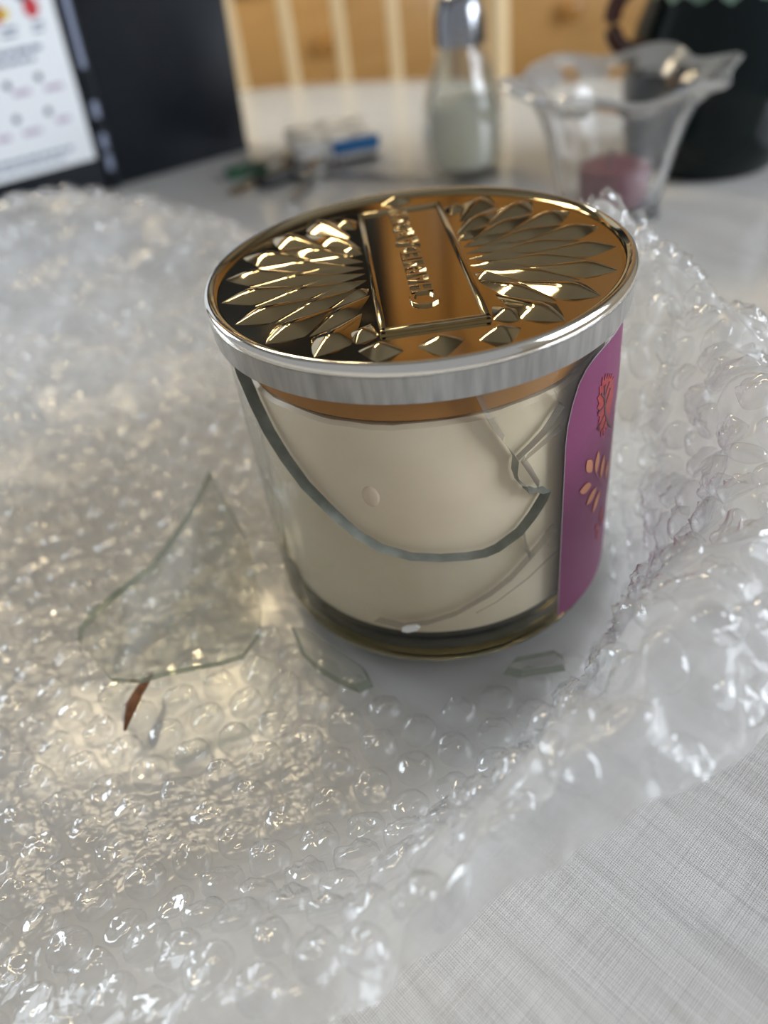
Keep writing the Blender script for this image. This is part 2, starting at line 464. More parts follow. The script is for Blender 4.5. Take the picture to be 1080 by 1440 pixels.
# ------------------------------------------------------------------ chair behind the table
t = empty('slat_chair', (0.03, 0.93, FLOOR_Z), 'pale maple slat-back chair standing behind the table in front of the drawers', 'chair')
SEAT = FLOOR_Z + 0.44
q = MB(); q.box(-0.17, 0.24, 0.86, 1.22, SEAT - 0.03, SEAT, bev=0.008); q.build('seat', M_slat, t)
for x in (-0.117, -0.0505, 0.0135, 0.0795, 0.138):
    q = MB(); q.box(x - 0.0072, x + 0.0072, 0.925, 0.935, SEAT - 0.002, 0.24, bev=0.002); q.build('slat', M_slat, t)
for x in (-0.175, 0.207):
    q = MB(); q.lathe([(0, SEAT - 0.01), (0.013, SEAT - 0.01), (0.0155, SEAT + 0.1), (0.0165, 0.0), (0.015, 0.2), (0.012, 0.30), (0, 0.305)], 20, c=(x, 0.93)); q.build('back_post', M_slat, t)
q = MB(); q.box(-0.19, 0.222, 0.918, 0.942, 0.235, 0.30, bev=0.008); q.build('top_rail', M_slat, t)
for x, y in ((-0.145, 0.885), (0.215, 0.885), (-0.145, 1.19), (0.215, 1.19)):
    q = MB(); q.lathe([(0, FLOOR_Z), (0.012, FLOOR_Z), (0.019, FLOOR_Z + 0.2), (0.016, SEAT - 0.028), (0, SEAT - 0.028)], 16, c=(x, y)); q.build('leg', M_slat, t)

# ------------------------------------------------------------------ black box with a printed white sheet
bx0 = Vector((-0.1915, 0.478, TOP_Z)); dirx = Vector((0.1056, 0.0558, 0)).normalized(); diry = Vector((-dirx.y, dirx.x, 0))
up = (Vector((0, 0, 1)) + dirx * 0.05).normalized()
BM = Matrix((( dirx.x, diry.x, up.x, bx0.x), (dirx.y, diry.y, up.y, bx0.y), (dirx.z, diry.z, up.z, bx0.z), (0, 0, 0, 1)))
M_black = noise_color(mat('black_card', rough=0.32, **{'Specular IOR Level': 0.3}), (0.005, 0.007, 0.011), (0.010, 0.013, 0.018), scale=20)
M_sheet = mat('white_sheet', (0.84, 0.86, 0.88), 0.5)
M_ink = mat('grey_ink', (0.16, 0.21, 0.29), 0.6)
M_ink2 = mat('pale_ink', (0.50, 0.42, 0.52), 0.6)
M_dot = mat('dark_dot_ink', (0.06, 0.08, 0.12), 0.6)
M_redink = mat('red_ink', (0.55, 0.03, 0.04), 0.5)
M_yelink = mat('yellow_ink', (0.75, 0.55, 0.05), 0.5)
M_spinegrey = mat('spine_grey', (0.35, 0.40, 0.55), 0.25, 0.6)
t = empty('presentation_box', bx0, 'black box standing behind the bubble wrap with white printed sheet on its left', 'box')
BH = 0.36
q = MB(); q.box(-0.21, 0.0, 0.0, 0.045, 0, BH, M=BM, bev=0.002); q.build('left_case', M_black, t)
q = MB(); q.box(0.0005, 0.1195, 0.002, 0.045, 0, BH, M=BM, bev=0.002); q.build('right_case', M_black, t)
q = MB(); q.box(-0.0045, 0.0035, -0.0035, 0.002, 0.0, BH, M=BM, bev=0.0015); q.build('hinge_spine', M_black, t)
q = MB(); q.box(-0.0035, 0.0005, -0.0043, -0.0033, 0.085, BH - 0.02, M=BM); q.build('glint_strip', M_spinegrey, t, smooth=False)  # glint along the spine, put in as a blue-grey strip
for z in (0.052, 0.030, 0.015):
    q = MB(); q.box(-0.0035, 0.0012, -0.0042, -0.0032, z, z + 0.011, M=BM); q.build('spine_mark', M_spinegrey, t, smooth=False)
SH = BM @ Matrix.Translation((-0.0100, -0.0012, 0.025))
q = MB(); q.box(-0.175, 0.0, -0.0006, 0.0009, 0.0, BH - 0.035, M=SH); sheet = q.build('white_sheet', M_sheet, t, smooth=False)


def ink(name, x0, x1, z0, z1, M, rz=0.0):
    q = MB(); q.box(x0, x1, -0.0009, -0.0006, z0, z1, M=SH); return q.build(name, M, sheet, smooth=False)


def disc(name, x, z, r, M, sz=1.0):
    q = MB(); pts = [(x + r * math.cos(2 * PI * k / 20), z + r * sz * math.sin(2 * PI * k / 20)) for k in range(20)]
    q.prism(pts, 0.0006, 0.0009, M=SH @ Matrix.Rotation(R(90), 4, 'X')); return q.build(name, M, sheet, smooth=False)


def text_line(x0, x1, z, h, M):
    """A line of small grey print: word-like dashes."""
    q = MB(); x = x0; g = random.Random(int(1000 * z) + 3)
    while x < x1 - 0.002:
        w = g.uniform(0.004, 0.010); q.box(x, min(x + w, x1), -0.0009, -0.0006, z, z + h, M=SH); x += w + 0.0012
    return q.build('print_line', M, sheet, smooth=False)


text_line(-0.075, -0.0135, 0.0102, 0.0024, M_ink); text_line(-0.075, -0.023, 0.0052, 0.0020, M_ink)
text_line(-0.090, -0.0160, 0.0765, 0.0032, M_ink); text_line(-0.090, -0.0230, 0.0708, 0.0028, M_ink)
for x, z in ((-0.0470, 0.0592), (-0.0243, 0.0605), (-0.0480, 0.0377), (-0.0246, 0.0383), (-0.0700, 0.0585), (-0.0705, 0.0375)): disc('bullet_dot', x, z, 0.0025, M_dot)
for x, z, w, M in ((-0.0386, 0.0533, 0.012, M_ink2), (-0.0157, 0.0524, 0.013, M_ink2), (-0.0398, 0.0278, 0.013, M_ink2), (-0.0158, 0.0310, 0.010, M_ink2), (-0.0606, 0.0277, 0.010, M_ink2)):
    ink('print_patch', x - w / 2, x + w / 2, z - 0.0018, z + 0.0018, M)
for x, w in ((-0.0340, 0.0105), (-0.0140, 0.0075)):
    ink('print_patch', x - w / 2, x + w / 2, 0.0905, 0.0925, M_ink); ink('print_patch', x - w / 2 - 0.001, x + w / 2 - 0.001, 0.0868, 0.0885, M_ink)
disc('red_spot', -0.0405, 0.1012, 0.0052, M_redink, 1.2); disc('red_spot', -0.0155, 0.1015, 0.0052, M_redink, 1.2)
disc('yellow_spot', -0.0345, 0.1005, 0.0036, M_yelink)
disc('dark_spot', -0.0185, 0.1088, 0.005, M_dot, 0.6)

# ------------------------------------------------------------------ salt shaker
SX, SY = 0.0748, 0.385
M_clear = film_mat('shaker_glass', tint=(0.93, 0.95, 0.95), haze=0.03, power=2.6, f0=0.06, rough=0.03, bump=0.35, bscale=70)
M_salt = noise_color(mat('salt_grains', rough=0.9), (0.76, 0.70, 0.55), (0.90, 0.85, 0.70), scale=500)
M_cap = mat('steel_cap', (0.40, 0.41, 0.44), 0.18, 1.0)
t = empty('salt_shaker', (SX, SY, TOP_Z), 'faceted glass salt shaker with metal cap, half full, beyond the candle', 'salt shaker')


def octo(r, z, a, k):
    s_ = 2 * PI / 8
    w = (a % s_) - s_ / 2
    return 1.07 * r * (0.72 + 0.28 * math.cos(s_ / 2) / math.cos(w)) if r > 0.004 else r, z


q = MB()
q.lathe([(0, TOP_Z), (0.0225, TOP_Z), (0.0248, 0.000), (0.0258, 0.014), (0.0262, 0.030), (0.0245, 0.046), (0.0200, 0.060), (0.0150, 0.070), (0.0128, 0.076), (0.0128, 0.079),
         (0.0108, 0.079), (0.0112, 0.072), (0.0165, 0.060), (0.0212, 0.046), (0.0226, 0.030), (0.0220, 0.012), (0.0200, 0.0035), (0, 0.0035)], 64, c=(SX, SY), mod=octo)
q.build('glass_body', M_clear, t, angle=25)
q = MB(); q.lathe([(0, 0.0042), (0.0190, 0.0042), (0.0208, 0.012), (0.0214, 0.030), (0.0205, 0.041), (0.017, 0.0445), (0.008, 0.047), (0, 0.046)], 40, c=(SX, SY)); q.build('salt', M_salt, t)
q = MB(); q.lathe([(0, 0.0795), (0.0105, 0.0792), (0.0150, 0.0785), (0.0158, 0.0765), (0.0162, 0.0765), (0.0160, 0.090), (0.0135, 0.101), (0.0085, 0.106), (0, 0.107)], 40, c=(SX, SY)); q.build('metal_cap', M_cap, t)

# ------------------------------------------------------------------ glass dessert dish with a maroon candle
DX, DY = 0.1400, 0.268
M_dish = glass_mat('pressed_glass', (0.98, 0.985, 0.99), 1.42)
_N, _L = M_dish.node_tree.nodes, M_dish.node_tree.links
_g = [n for n in _N if n.type == 'BSDF_GLASS'][0]; _o = [n for n in _N if n.type == 'OUTPUT_MATERIAL'][0]
_d = _N.new('ShaderNodeBsdfDiffuse'); _d.inputs[0].default_value = (0.85, 0.86, 0.88, 1)
_m = _N.new('ShaderNodeMixShader'); _m.inputs[0].default_value = 0.035
_L.new(_g.outputs[0], _m.inputs[1]); _L.new(_d.outputs[0], _m.inputs[2]); _L.new(_m.outputs[0], _o.inputs[0])
t = empty('glass_dish', (DX, DY, TOP_Z), 'clear fluted glass dish with flared scalloped rim beside the dark mug', 'dish')


def flute(r, z, a, k):
    u = max(0.0, min(1.0, (z - 0.0) / 0.07))
    lob = 0.045 * math.cos(8 * a + 0.4) * min(1, u * 3) + 0.035 * max(0, (u - 0.75) / 0.25) * math.cos(6 * a + 1.0)
    dz = 0.0024 * max(0, (u - 0.7) / 0.3) ** 1.5 * math.cos(6 * a + 1.0)
    return r * (1 + lob), z + dz


q = MB()
q.lathe([(0, TOP_Z), (0.026, TOP_Z), (0.0285, -0.002), (0.0280, 0.004), (0.0305, 0.018), (0.0345, 0.036), (0.0385, 0.050), (0.0430, 0.060), (0.0510, 0.0665), (0.0575, 0.0690),
         (0.0590, 0.0715), (0.0575, 0.0725), (0.0525, 0.0700), (0.0430, 0.0632), (0.0360, 0.0530), (0.0318, 0.038), (0.0278, 0.019), (0.0245, 0.006), (0.020, 0.0035), (0, 0.0035)], 128, c=(DX, DY), mod=flute)
bowl = q.build('glass_bowl', [M_dish, film_mat('frosted_lip', tint=(0.92, 0.93, 0.94), haze=0.34, haze_col=(0.86, 0.88, 0.9), power=3, f0=0.07, rough=0.08)], t)
for p_ in bowl.data.polygons:
    if math.hypot(p_.center.x - DX, p_.center.y - DY) > 0.0475: p_.material_index = 1
M_maroon = mat('maroon_wax', (0.17, 0.035, 0.055), 0.45)
M_cup = mat('tealight_cup', (0.05, 0.02, 0.025), 0.3)
t2 = empty('votive_candle', (0.139, 0.268, 0.004), 'small round maroon candle sitting inside the fluted glass dish', 'candle')
q = MB(); q.lathe([(0, 0.0042), (0.0185, 0.0042), (0.0192, 0.006), (0.0195, 0.0245), (0.0190, 0.0265), (0.017, 0.0273), (0.0, 0.0263)], 40, c=(0.139, 0.268)); q.build('wax', M_maroon, t2)
q = MB(); q.tube([(0.139, 0.268, 0.0255), (0.1392, 0.2682, 0.031), (0.1398, 0.268, 0.035)], 0.0008, 8); q.build('wick', M_dot, t2)

# ------------------------------------------------------------------ dark mug
GX, GY = 0.228, 0.345
M_glaze = noise_color(mat('dark_teal_glaze', rough=0.10, **{'Specular IOR Level': 0.22}), (0.003, 0.006, 0.0065), (0.006, 0.012, 0.012), scale=30)
M_brown = mat('brown_glaze', (0.06, 0.018, 0.010), 0.10)
M_drip = noise_color(mat('green_drip_glaze', rough=0.2), (0.10, 0.19, 0.14), (0.30, 0.42, 0.33), scale=120)
t = empty('stoneware_mug', (GX, GY, TOP_Z), 'dark glazed stoneware mug with brown loop handle and green drip rim', 'mug')
q = MB()
q.lathe([(0, TOP_Z), (0.042, TOP_Z), (0.0465, -0.001), (0.0525, 0.018), (0.0555, 0.040), (0.0545, 0.058), (0.0500, 0.078), (0.0450, 0.090), (0.0425, 0.1005),
         (0.0385, 0.1005), (0.0410, 0.090), (0.0460, 0.077), (0.0505, 0.057), (0.0510, 0.040), (0.048, 0.016), (0.040, 0.003), (0, 0.002)], 72, c=(GX, GY))
q.build('body', M_glaze, t)
q = MB()


def drip(r, z, a, k):
    if k == 0: return r, z + 0.0035 * noise.noise(Vector((math.cos(a) * 4, math.sin(a) * 4, 3))) + 0.002 * math.sin(17 * a)
    return r, z


q.lathe([(0.0452, 0.0935), (0.0436, 0.0985), (0.0432, 0.106), (0.0450, 0.1145), (0.0444, 0.117), (0.0420, 0.117), (0.0400, 0.11), (0.0387, 0.1008)], 72, c=(GX, GY), mod=drip); q.build('drip_rim', M_drip, t)
q = MB(); hp = []
for k in range(15):
    a = R(62) + R(232) * k / 14
    hp.append((GX - 0.0540 + 0.0155 * math.cos(a), GY - 0.004, 0.0840 + 0.0175 * math.sin(a)))
q.tube(hp, [0.0058 - 0.0008 * math.sin(PI * k / 14) for k in range(15)], 14); q.build('handle', M_brown, t)

# ------------------------------------------------------------------ bunch of keys
M_brass = mat('brass', (0.42, 0.26, 0.09), 0.3, 1.0)
M_steel = mat('key_steel', (0.42, 0.42, 0.42), 0.25, 1.0)
M_dark = mat('dark_plastic', (0.03, 0.03, 0.03), 0.4)
M_green = mat('green_plastic', (0.01, 0.12, 0.05), 0.4)
M_blue = mat('blue_plastic', (0.02, 0.16, 0.42), 0.35)
M_tagw = noise_color(mat('printed_card', rough=0.5), (0.30, 0.29, 0.27), (0.85, 0.83, 0.79), scale=90, lo=0.36, hi=0.5)
t = empty('key_bunch', (-0.04, 0.44, TOP_Z), 'bunch of brass and steel keys with blue and white tag lying beyond the candle', 'keys')
KZ = TOP_Z + 0.0005


def key(x, y, ang, L, M, nm, z=KZ, tilt=0.0, bow=0.011):
    Mx = Matrix.Translation((x, y, z)) @ Matrix.Rotation(ang, 4, 'Z') @ Matrix.Rotation(tilt, 4, 'Y')
    n = 20; q = MB(); hole = 0.003
    o_ = [(bow * math.cos(2 * PI * k / n), bow * math.sin(2 * PI * k / n)) for k in range(n)]
    i_ = [(-bow * 0.45 + hole * math.cos(2 * PI * k / n), hole * math.sin(2 * PI * k / n)) for k in range(n)]
    vs = [Mx @ Vector((a, b, zz)) for zz in (0, 0.0022) for (a, b) in o_ + i_]
    fs = []
    for k in range(n):
        j = (k + 1) % n
        fs += [(k, n + k, n + j, j), (2 * n + k, 2 * n + j, 3 * n + j, 3 * n + k), (k, j, 2 * n + j, 2 * n + k), (n + k, 3 * n + k, 3 * n + j, n + j)]
    q.add(vs, fs)
    blade = [(bow * 0.9, 0.0035)]
    x_ = bow * 0.9; g = random.Random(int(L * 9000))
    wk = bow / 0.011
    blade = [(bow * 0.85, -0.0038 * wk), (L - 0.003, -0.0038 * wk), (L, -0.001)]
    xs = L - 0.003; u = 0
    while xs > bow + 0.012:
        blade.append((xs, 0.0015 + 0.0022 * g.random())); xs -= 0.0035
    blade += [(bow + 0.008, 0.0038 * wk), (bow * 0.85, 0.0038 * wk)]
    q.prism(blade, 0.0002, 0.0020, M=Mx)
    return q.build(nm, M, t, smooth=False)


key(-0.040, 0.452, R(216), 0.068, M_brass, 'brass_key', z=KZ + 0.006, tilt=R(4), bow=0.016)
key(-0.033, 0.424, R(252), 0.058, M_steel, 'steel_key', z=KZ + 0.001)
key(-0.026, 0.428, R(330), 0.052, M_steel, 'steel_key', z=KZ + 0.0005)
key(-0.045, 0.462, R(192), 0.055, M_steel, 'steel_key', z=KZ + 0.011, tilt=R(9))
q = MB(); q.box(-0.016, 0.016, -0.008, 0.008, 0, 0.007, M=Matrix.Translation((-0.085, 0.462, KZ)) @ Matrix.Rotation(R(25), 4, 'Z'), bev=0.002); q.build('green_key_cap', M_green, t)
q = MB(); q.box(-0.022, 0.022, -0.009, 0.009, 0, 0.008, M=Matrix.Translation((-0.055, 0.432, KZ)) @ Matrix.Rotation(R(35), 4, 'Z'), bev=0.002); q.build('key_fob', M_dark, t)
TG = Matrix.Translation((-0.015, 0.478, KZ + 0.004)) @ Matrix.Rotation(R(9), 4, 'Z')
q = MB(); q.box(-0.034, 0.030, -0.032, 0.034, 0.0, 0.016, M=TG, bev=0.003); tg = q.build('card_tag', M_tagw, t)
q = MB(); q.box(-0.006, 0.0305, -0.0335, -0.0315, 0.005, 0.0145, M=TG, bev=0.0005); q.build('blue_strip', M_blue, tg)
q = MB(); q.box(0.0005, 0.0290, -0.030, 0.03, -0.0038, -0.0003, M=TG); q.build('dark_underside', M_dark, tg)
q = MB(); q.tube([(-0.035 + 0.015 * math.cos(2 * PI * k / 28), 0.438 + 0.015 * math.sin(2 * PI * k / 28), KZ + 0.0095 + 0.004 * math.sin(2 * PI * k / 28)) for k in range(28)], 0.0011, 8, closed=True); q.build('split_ring', M_steel, t)
for k in range(9):
    x, y = 0.002 + 0.0056 * k, 0.412 - 0.0045 * k + 0.003 * math.sin(k * 1.3)
    q = MB(); Lm = Matrix.Translation((x, y, KZ + 0.0022)) @ Matrix.Rotation(R(-40 + 15 * math.sin(k)), 4, 'Z') @ Matrix.Rotation(R(90 if k % 2 else 12), 4, 'X')
    q.tube([Lm @ Vector((0.0042 * math.cos(2 * PI * j / 14), 0.0022 * math.sin(2 * PI * j / 14), 0)) for j in range(14)], 0.0007, 6, closed=True); q.build('chain_link', M_steel, t)

# ------------------------------------------------------------------ candle jar
RJ = 0.0500; WT = 0.0030
jar = empty('candle_jar', (0, 0, 0), 'broken glass jar of cream wax with embossed gold lid, standing on the bubble wrap', 'candle')


def cylP(u, z, r=RJ):
    a = R(u); return Vector((r * math.cos(a), r * math.sin(a), z))


hole = [(-161.0, 0.0915), (-159.3, 0.0804), (-153.7, 0.0745), (-148.1, 0.0685), (-142.0, 0.0632), (-135.0, 0.0573), (-126.6, 0.0517), (-119.7, 0.0467), (-112.1, 0.0430), (-103.4, 0.0409),
        (-95.2, 0.0402), (-87.3, 0.0396), (-82.4, 0.0394), (-78.4, 0.0401), (-71.4, 0.0429), (-67.0, 0.0465), (-63.0, 0.0505), (-62.0, 0.0525), (-64.8, 0.0530), (-66.9, 0.0545), (-69.3, 0.0549),
        (-70.0, 0.0572), (-71.9, 0.0585), (-73.0, 0.0618), (-72.6, 0.0653), (-74.2, 0.0683), (-79.1, 0.0754), (-81.9, 0.0809), (-83.6, 0.0850), (-84.5, 0.0915)]


def inside(p, poly):
    x, y = p; c = False; n = len(poly)
    for i in range(n):
        x1, y1 = poly[i]; x2, y2 = poly[(i + 1) % n]
        if (y1 > y) != (y2 > y) and x < (x2 - x1) * (y - y1) / (y2 - y1) + x1: c = not c
    return c


def cdt(outer, hole_poly, grid, key_out=True):
    """Triangulate a polygon with an optional hole and extra grid points."""
    vs = []; es = []
    for poly in ([outer] + ([hole_poly] if hole_poly else [])):
        b = len(vs); vs += [Vector(p) for p in poly]; es += [(b + i, b + (i + 1) % len(poly)) for i in range(len(poly))]
    vs += [Vector(p) for p in grid]
    v, e, f, _, _, _ = geometry.delaunay_2d_cdt(vs, es, [], 0, 1e-7)
    tri = []
    for t_ in f:
        c = sum((v[i] for i in t_), Vector((0, 0))) / len(t_)
        if inside(c, outer) and not (hole_poly and inside(c, hole_poly)): tri.append(tuple(t_))
    return [tuple(p) for p in v], tri


def shell(v, tri, fo, fi, plain=None):
    """Thick sheet from a flat triangulation: outer map fo, inner map fi; the cut edge gets material 1."""
    n = len(v); cnt = {}
    for t_ in tri:
        for a, b in ((t_[0], t_[1]), (t_[1], t_[2]), (t_[2], t_[0])):
            cnt.setdefault((min(a, b), max(a, b)), []).append((a, b))
    q = MB(); q.v = [tuple(fo(*p)) for p in v] + [tuple(fi(*p)) for p in v]
    for t_ in tri:
        q.f.append(t_); q.mi.append(0); q.f.append(tuple(n + i for i in reversed(t_))); q.mi.append(0)
    for k, L_ in cnt.items():
        if len(L_) == 1:
            a, b = L_[0]; q.f.append((b, a, n + a, n + b)); q.mi.append(0 if plain is not None and abs(v[a][1] - plain) < 1e-5 and abs(v[b][1] - plain) < 1e-5 else 1)
    return q


Z0, Z1 = 0.0085, 0.0905
outer = [(-250 + 5 * k, Z0) for k in range(71)] + [(100 - 5 * k, Z1) for k in range(71)]
hole_c = [(max(-249, u), min(z, Z1 - 0.0002)) for u, z in hole]
grid = [(-245 + 4 * k, Z0 + 0.008 * j) for k in range(86) for j in range(1, 10) if not inside((-245 + 4 * k, Z0 + 0.008 * j), hole)]
v, tri = cdt(outer, hole_c, grid)
q = shell(v, tri, lambda u, z: cylP(u, z, RJ), lambda u, z: cylP(u, z, RJ - WT), Z0)
glass = q.build('glass_wall', [M_jar, M_edge], jar, angle=35, recalc=False)
q = MB(); q.lathe([(0, 0.0), (0.0440, 0.0), (0.0472, 0.0006), (0.0490, 0.0022), (0.0499, 0.0050), (0.0500, 0.00845), (0.0470, 0.00845), (0.0468, 0.0098), (0, 0.0098)], 96); q.build('glass_base', M_base, jar)


def crack(pts, w=WT, lean=0.0, M=None):
    """A break running through the wall of the jar: a thin face from the outer to the inner surface."""
    q = MB(); vs = []; n = len(pts)
    for u, z in pts: vs += [cylP(u, z, RJ - 0.0002), cylP(u + lean, z - 0.0006, RJ - w + 0.0002)]
    q.add(vs, [(2 * i, 2 * i + 1, 2 * i + 3, 2 * i + 2) for i in range(n - 1)])
    return q.build('crack', M or M_crack, glass, recalc=False)


M_crackd = film_mat('crack_face_dark', tint=(0.40, 0.38, 0.34), haze=0.15, power=3, f0=0.10, rough=0.05)
crack([(-58.0, 0.0745), (-61.0, 0.0722), (-63.9, 0.0699), (-68, 0.0678), (-72.6, 0.0655)], lean=1.0, M=M_crackd)
crack([(-59.0, 0.0688), (-62.5, 0.0676), (-66.1, 0.0665), (-70.9, 0.0647)], lean=3.0)
crack([(-72.0, 0.0650), (-69.3, 0.0605), (-66.3, 0.0552)], lean=3.0)
crack([(-58.5, 0.0393), (-64.0, 0.0360), (-68.7, 0.0331), (-74.8, 0.0287), (-81.6, 0.0252), (-92.4, 0.0203), (-101.1, 0.0176), (-110.0, 0.0157), (-118, 0.0165)], lean=1.0)
crack([(-58.3, 0.0310), (-63, 0.0298), (-68.6, 0.0272), (-79.4, 0.0226), (-86, 0.0203)], w=0.0012, M=M_crackd)
crack([(-71.2, 0.0425), (-70.2, 0.0372), (-68.7, 0.0331)], lean=2.5, M=M_crackd)
crack([(-84.0, 0.0860), (-80.5, 0.0780), (-77, 0.0722)], lean=2.0)
crack([(-61.0, 0.0790), (-60, 0.0760), (-58.0, 0.0745)], lean=2.0)

q = MB(); WR = 0.0466
wp = [(0, 0.0102), (WR - 0.001, 0.0102), (WR, 0.0112)] + [(WR, 0.0112 + 0.0655 * k / 12) for k in range(1, 13)] + [(WR - 0.0008, 0.0776), (0.040, 0.0772), (0.02, 0.0768), (0, 0.0768)]


def waxmod(r, z, a, k):
    if 10 < k < 17: return r, z + 0.0006 * noise.noise(Vector((math.cos(a) * 6, math.sin(a) * 6, 0.3))) + 0.00025 * noise.noise(Vector((math.cos(a) * 30, math.sin(a) * 30, 1)))
    return r, z


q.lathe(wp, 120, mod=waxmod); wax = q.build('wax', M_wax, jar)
# small darker blotch on the wax and a loose flake of wax low on the jar
q = MB(); q.lathe([(0, 0.0005), (0.0022, 0.0004), (0.0031, 0.0001), (0.0034, -0.0002)], 24, M=Matrix.Translation(cylP(-114, 0.0575, WR - 0.0001)) @ Matrix.Rotation(R(-114), 4, 'Z') @ Matrix.Rotation(R(90), 4, 'Y') @ Matrix.Diagonal((1.0, 0.7, 1, 1)))
q.build('wax_blotch', mat('blotch_wax', (0.66, 0.53, 0.38), 0.4), wax)
q = MB(); fl = [(-0.0026, -0.0005), (-0.001, -0.0011), (0.0015, -0.0007), (0.0027, 0.0003), (0.0018, 0.0011), (-0.0008, 0.0010), (-0.0022, 0.0004)]
q.prism(fl, -0.0003, 0.0005, M=Matrix.Translation(cylP(-105.9, 0.0168, RJ + 0.0004)) @ Matrix.Rotation(R(-15.9), 4, 'Z') @ Matrix.Rotation(R(90), 4, 'X') @ Matrix.Rotation(R(12), 4, 'Z'))
q.build('wax_flake', mat('white_wax', (0.80, 0.79, 0.75), 0.5), jar, smooth=False)

# label
lab_poly = [(-57.4, 0.0060), (-57.5, 0.0200), (-57.5, 0.040), (-57.5, 0.0640), (-57.0, 0.0690), (-55.6, 0.0740), (-53.5, 0.0785), (-50.5, 0.0812), (-47, 0.0825), (-40, 0.0832), (-34, 0.0832), (-27, 0.0825), (-20, 0.0795), (-16, 0.074), (-14, 0.068), (-13.5, 0.05), (-13.5, 0.006)]
lab_poly += [(-13.5 - 4.39 * k, 0.006 - 0.0006 * math.sin(PI * k / 10)) for k in range(1, 10)]
lg = [(-56 + 3 * k, 0.008 + 0.006 * j) for k in range(15) for j in range(13)]
v, tri = cdt(lab_poly, None, [p for p in lg if inside(p, lab_poly)])
q = shell(v, tri, lambda u, z: cylP(u, z, RJ + 0.00035), lambda u, z: cylP(u, z, RJ + 0.0001))
label = q.build('paper_label', [M_label, M_torn], jar, angle=50, recalc=False)


def printed(name, polys, M, off=0.0005, thick=0.0001):
    """Flat print laid on the label: polygons in (degrees, height)."""
    q = MB()
    for poly in polys:
        n = len(poly)
        q.add([cylP(u, z, RJ + off) for u, z in poly] + [cylP(u, z, RJ + off - thick) for u, z in poly],
              [tuple(range(n))] + [(i, n + i, n + (i + 1) % n, (i + 1) % n) for i in range(n)])
    return q.build(name, M, label, smooth=False, recalc=False)


MM = 180 / PI / RJ * 0.001     # degrees per millimetre along the jar


def leaf(cx, cz, L, w, ang, n=9):
    """Pointed leaf outline in (degrees, metres), centre cx (deg), cz; L and w in mm, ang from the horizontal."""
    out = []
    for s_ in (1, -1):
        for k in range(n):
            t_ = k / (n - 1); t_ = t_ if s_ == 1 else 1 - t_
            x = (t_ - 0.5) * L; y = s_ * w / 2 * math.sin(PI * t_) ** 0.8
            X = x * math.cos(ang) - y * math.sin(ang); Y = x * math.sin(ang) + y * math.cos(ang)
            out.append((cx + X * MM, cz + Y * 0.001))
    return out


# red ragged leaf with a dark stem
rp_ = []
for k in range(40):
    a = 2 * PI * k / 40
    rr = (1.0 if k % 2 else 0.80) * (1 + 0.12 * math.sin(3 * a + 1))
    rp_.append((-38.2 + rr * 5.4 * math.cos(a) * MM + 1.2 * math.sin(a) * -1, 0.0668 + rr * 9.0e-3 * math.sin(a)))
ctr = (-38.6, 0.0668)
printed('red_leaf', [[ctr, rp_[k], rp_[(k + 1) % 40]] for k in range(40)], M_redleaf, 0.00050)


def stroke(pts, w):
    ps = []
    for i in range(len(pts) - 1):
        (u0, z0), (u1, z1) = pts[i], pts[i + 1]
        dx, dz = (u1 - u0) / MM, (z1 - z0) * 1000; l = math.hypot(dx, dz) or 1
        ox, oz = -dz / l * w / 2 * MM, dx / l * w / 2 * 0.001
        ps.append([(u0 + ox, z0 + oz), (u1 + ox, z1 + oz), (u1 - ox, z1 - oz), (u0 - ox, z0 - oz)])
    return ps


printed('leaf_stem', stroke([(-40.5, 0.0725), (-40.0, 0.0690), (-38.5, 0.0640), (-35.0, 0.0590), (-31.5, 0.0562)], 0.75) + stroke([(-40.0, 0.0690), (-42.5, 0.0712)], 0.5) + stroke([(-39.5, 0.0665), (-43.6, 0.0665)], 0.5)
        + stroke([(-38.5, 0.0640), (-43.2, 0.0615)], 0.5) + stroke([(-39.9, 0.0690), (-37.2, 0.0720)], 0.5) + stroke([(-39.2, 0.0660), (-35.8, 0.0695)], 0.5) + stroke([(-37.2, 0.0618), (-39.5, 0.0595)], 0.5), M_stem, 0.00062)
for (cx, cz, ang, L, w) in ((-46.2, 0.0524, 118, 5.8, 2.9), (-41.4, 0.0508, 88, 6.8, 2.5), (-36.8, 0.0468, 80, 6.8, 2.5), (-31.6, 0.0425, 78, 5.6, 2.3), (-47.4, 0.0462, 165, 5.6, 2.9), (-43.4, 0.0413, 205, 5.6, 2.9), (-39.6, 0.0370, 232, 6.0, 2.7)):
    printed('peach_leaflet', [leaf(cx, cz, L, w, R(ang))], M_peach, 0.00055)
printed('leaf_stem', stroke([(-41.5, 0.0475), (-38.5, 0.0440), (-34.5, 0.0395)], 0.4), mat('faint_stem_print', (0.30, 0.10, 0.16), 0.5), 0.0005)
printed('red_leaf', [leaf(-34.0, 0.0290, 4.5, 2.6, R(70)), leaf(-37.0, 0.0262, 3.8, 2.0, R(120)), leaf(-32.2, 0.0255, 3.4, 1.8, R(40)), leaf(-35.5, 0.0225, 3.6, 2.0, R(95))], M_redleaf, 0.0005)
printed('torn_edge', [[(-21.5, 0.071), (-19.0, 0.071), (-18.2, 0.064), (-20.5, 0.058), (-21.8, 0.060)], [(-22.0, 0.036), (-19.5, 0.038), (-19.0, 0.030), (-21.5, 0.028)]], M_torn, 0.0005)

